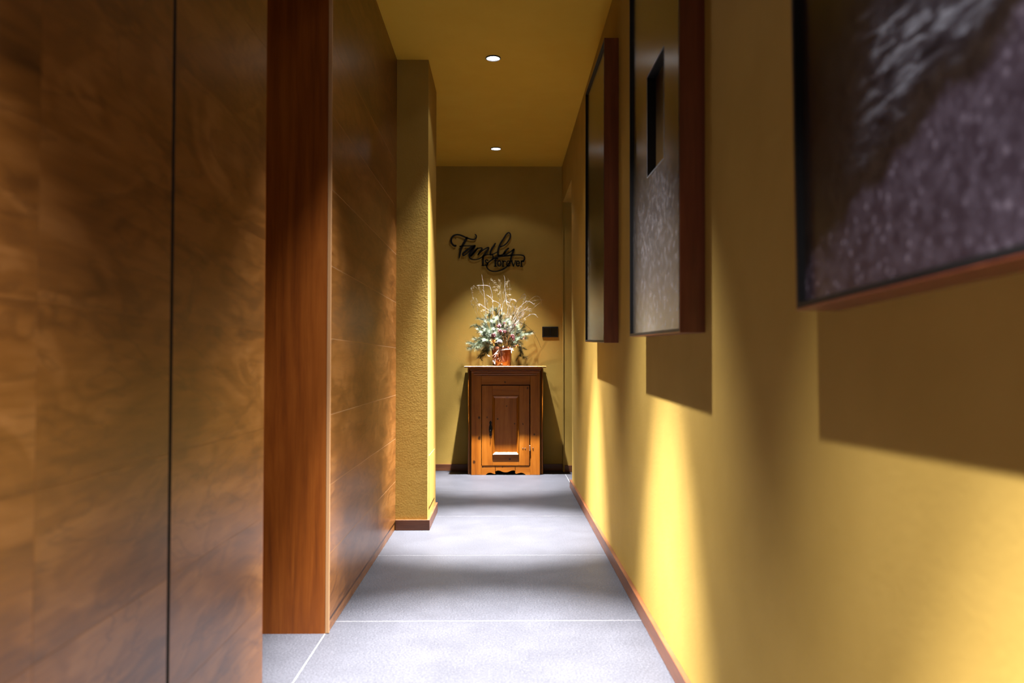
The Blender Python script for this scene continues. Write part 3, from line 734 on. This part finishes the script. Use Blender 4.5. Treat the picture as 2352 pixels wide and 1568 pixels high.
# whitewashed strands hanging over the pot
for pts in ([(870, 1180), (800, 1240), (740, 1290), (690, 1340), (655, 1350)], [(830, 1190), (770, 1260), (735, 1340), (730, 1470)], [(800, 1240), (780, 1330), (800, 1420), (795, 1480)],
            [(790, 1260), (720, 1360), (690, 1440)], [(760, 1270), (820, 1250), (900, 1240), (985, 1235)], [(800, 1260), (815, 1340), (812, 1400)], [(1010, 1180), (990, 1210), (985, 1255)]):
    twig('hanging_strand', pts, .0026, M_white, 5, .028, Ys=(6.355, 6.343))
# berry clusters (crimson heads, highlights painted on as pale dots)
for (cx, cy, rr, Y) in ((790, 865, .019, 6.34), (810, 950, .019, 6.335), (880, 955, .015, 6.335), (705, 1015, .020, 6.33), (1005, 1035, .018, 6.33), (1020, 1075, .013, 6.33), (1050, 855, .012, 6.36), (875, 825, .008, 6.36)):
    c = ev(cx, cy, Y); m = MB()
    for k in range(26):
        d = Vector((rnd.gauss(0, 1), rnd.gauss(0, 1), rnd.gauss(0, 1))).normalized()
        q = c + d * rr * .72; m.ball(q, rr * .27, 7, 5, 0)
        if rnd.random() < .22: m.ball(q + d * rr * .2, rr * .12, 5, 4, 1)
    m.tube([c, ev(cx * .5 + 415, cy * .4 + 700, PY)], .0016, .0016, 4, 2)
    obj('berry_cluster', m, [M_berry, M_berry_glint, M_branch], arr)
# pine cone with white-tipped scales
c = ev(800, 1130, 6.325); m = MB(); ax = Vector((.15, -.55, .8)).normalized(); uu = ax.cross(Vector((1, 0, 0))).normalized(); vv = ax.cross(uu)
m.ball(c, .0125, 10, 7, 0)
for k in range(70):
    h = -1 + 2 * (k + .5) / 70; rad = math.sqrt(max(0, 1 - h * h)); a = k * 2.39996
    d = (uu * math.cos(a) + vv * math.sin(a)); o = c + ax * h * .017 + d * rad * .011
    tdir = (d * .8 + ax * .5).normalized(); e = o + tdir * .008; s_ = d.cross(ax).normalized() * .0032
    m.add([o - s_ * .6, o + s_ * .6, e + s_, e - s_, e + tdir * .001 - ax * .0016], [(0, 1, 2, 3), (3, 2, 4), (0, 3, 4), (1, 4, 2), (0, 4, 1)], 0)
    m.add([e - s_, e + s_, e + s_ * .7 + tdir * .0026 + ax * .0012, e - s_ * .7 + tdir * .0026 + ax * .0012], [(0, 1, 2, 3)], 1)
obj('pine_cone', m, [plain('cone_brown', (48, 28, 20), .7), M_white], arr, label='dark pine cone with white tipped scales')
# golden star of leaves, rust leaf
def leaf(c, tip, w, mat, name='leaf'):
    m = MB(); d = tip - c; s_ = d.cross(Vector((0, 1, 0))).normalized() * w; n_ = Vector((0, -.003, 0))
    m.add([c, c + d * .45 + s_ - n_, tip, c + d * .45 - s_ - n_, c + d * .45 + n_], [(0, 4, 1), (1, 4, 2), (2, 4, 3), (3, 4, 0)])
    o = obj(name, m, mat, arr); sm = o.modifiers.new('solid', 'SOLIDIFY'); sm.thickness = .0008; return o
lc = ev(705, 1130, 6.325)
for (cx, cy) in ((710, 1045), (745, 1080), (755, 1120), (640, 1095), (655, 1140), (715, 1190), (670, 1060)): leaf(lc, ev(cx, cy, 6.318), .0055, M_gold, 'golden_leaf')
lc = ev(1190, 1060, 6.35)
for (cx, cy) in ((1220, 1085), (1205, 1035), (1165, 1075)): leaf(lc, ev(cx, cy, 6.345), .004, M_rust, 'rust_leaf')
lc = ev(1070, 1170, 6.345)
for (cx, cy) in ((1100, 1150), (1020, 1185), (1060, 1215), (1110, 1185)): leaf(lc, ev(cx, cy, 6.34), .004, M_rust if cx < 1050 else M_gold, 'rust_leaf')
# wheat ears
for k in range(11):
    x0 = 880 + rnd.uniform(-15, 50); x1 = x0 + rnd.uniform(-40, 60); y1 = rnd.uniform(960, 1090)
    P = [ev(x0, 1195, 6.37), ev((x0 + x1) / 2, (1195 + y1) / 2, 6.35), ev(x1, y1, 6.335)]; m = MB(); m.tube(smooth_path(P, 4), .0012, .0009, 4)
    d = (P[2] - P[1]).normalized()
    for j in range(10):
        c = P[2] + d * (j - 6) * .0035; sd = Vector(((-1) ** j * .0028, rnd.uniform(-.001, .001), .001)); m.tube([c, c + sd + d * .004, c + sd * .8 + d * .008], .0013, .0004, 4)
        if j % 2: m.tube([c + sd, c + sd * 2 + d * .022], .0003, .0002, 3)
    obj('wheat_ear', m, M_wheat, arr)
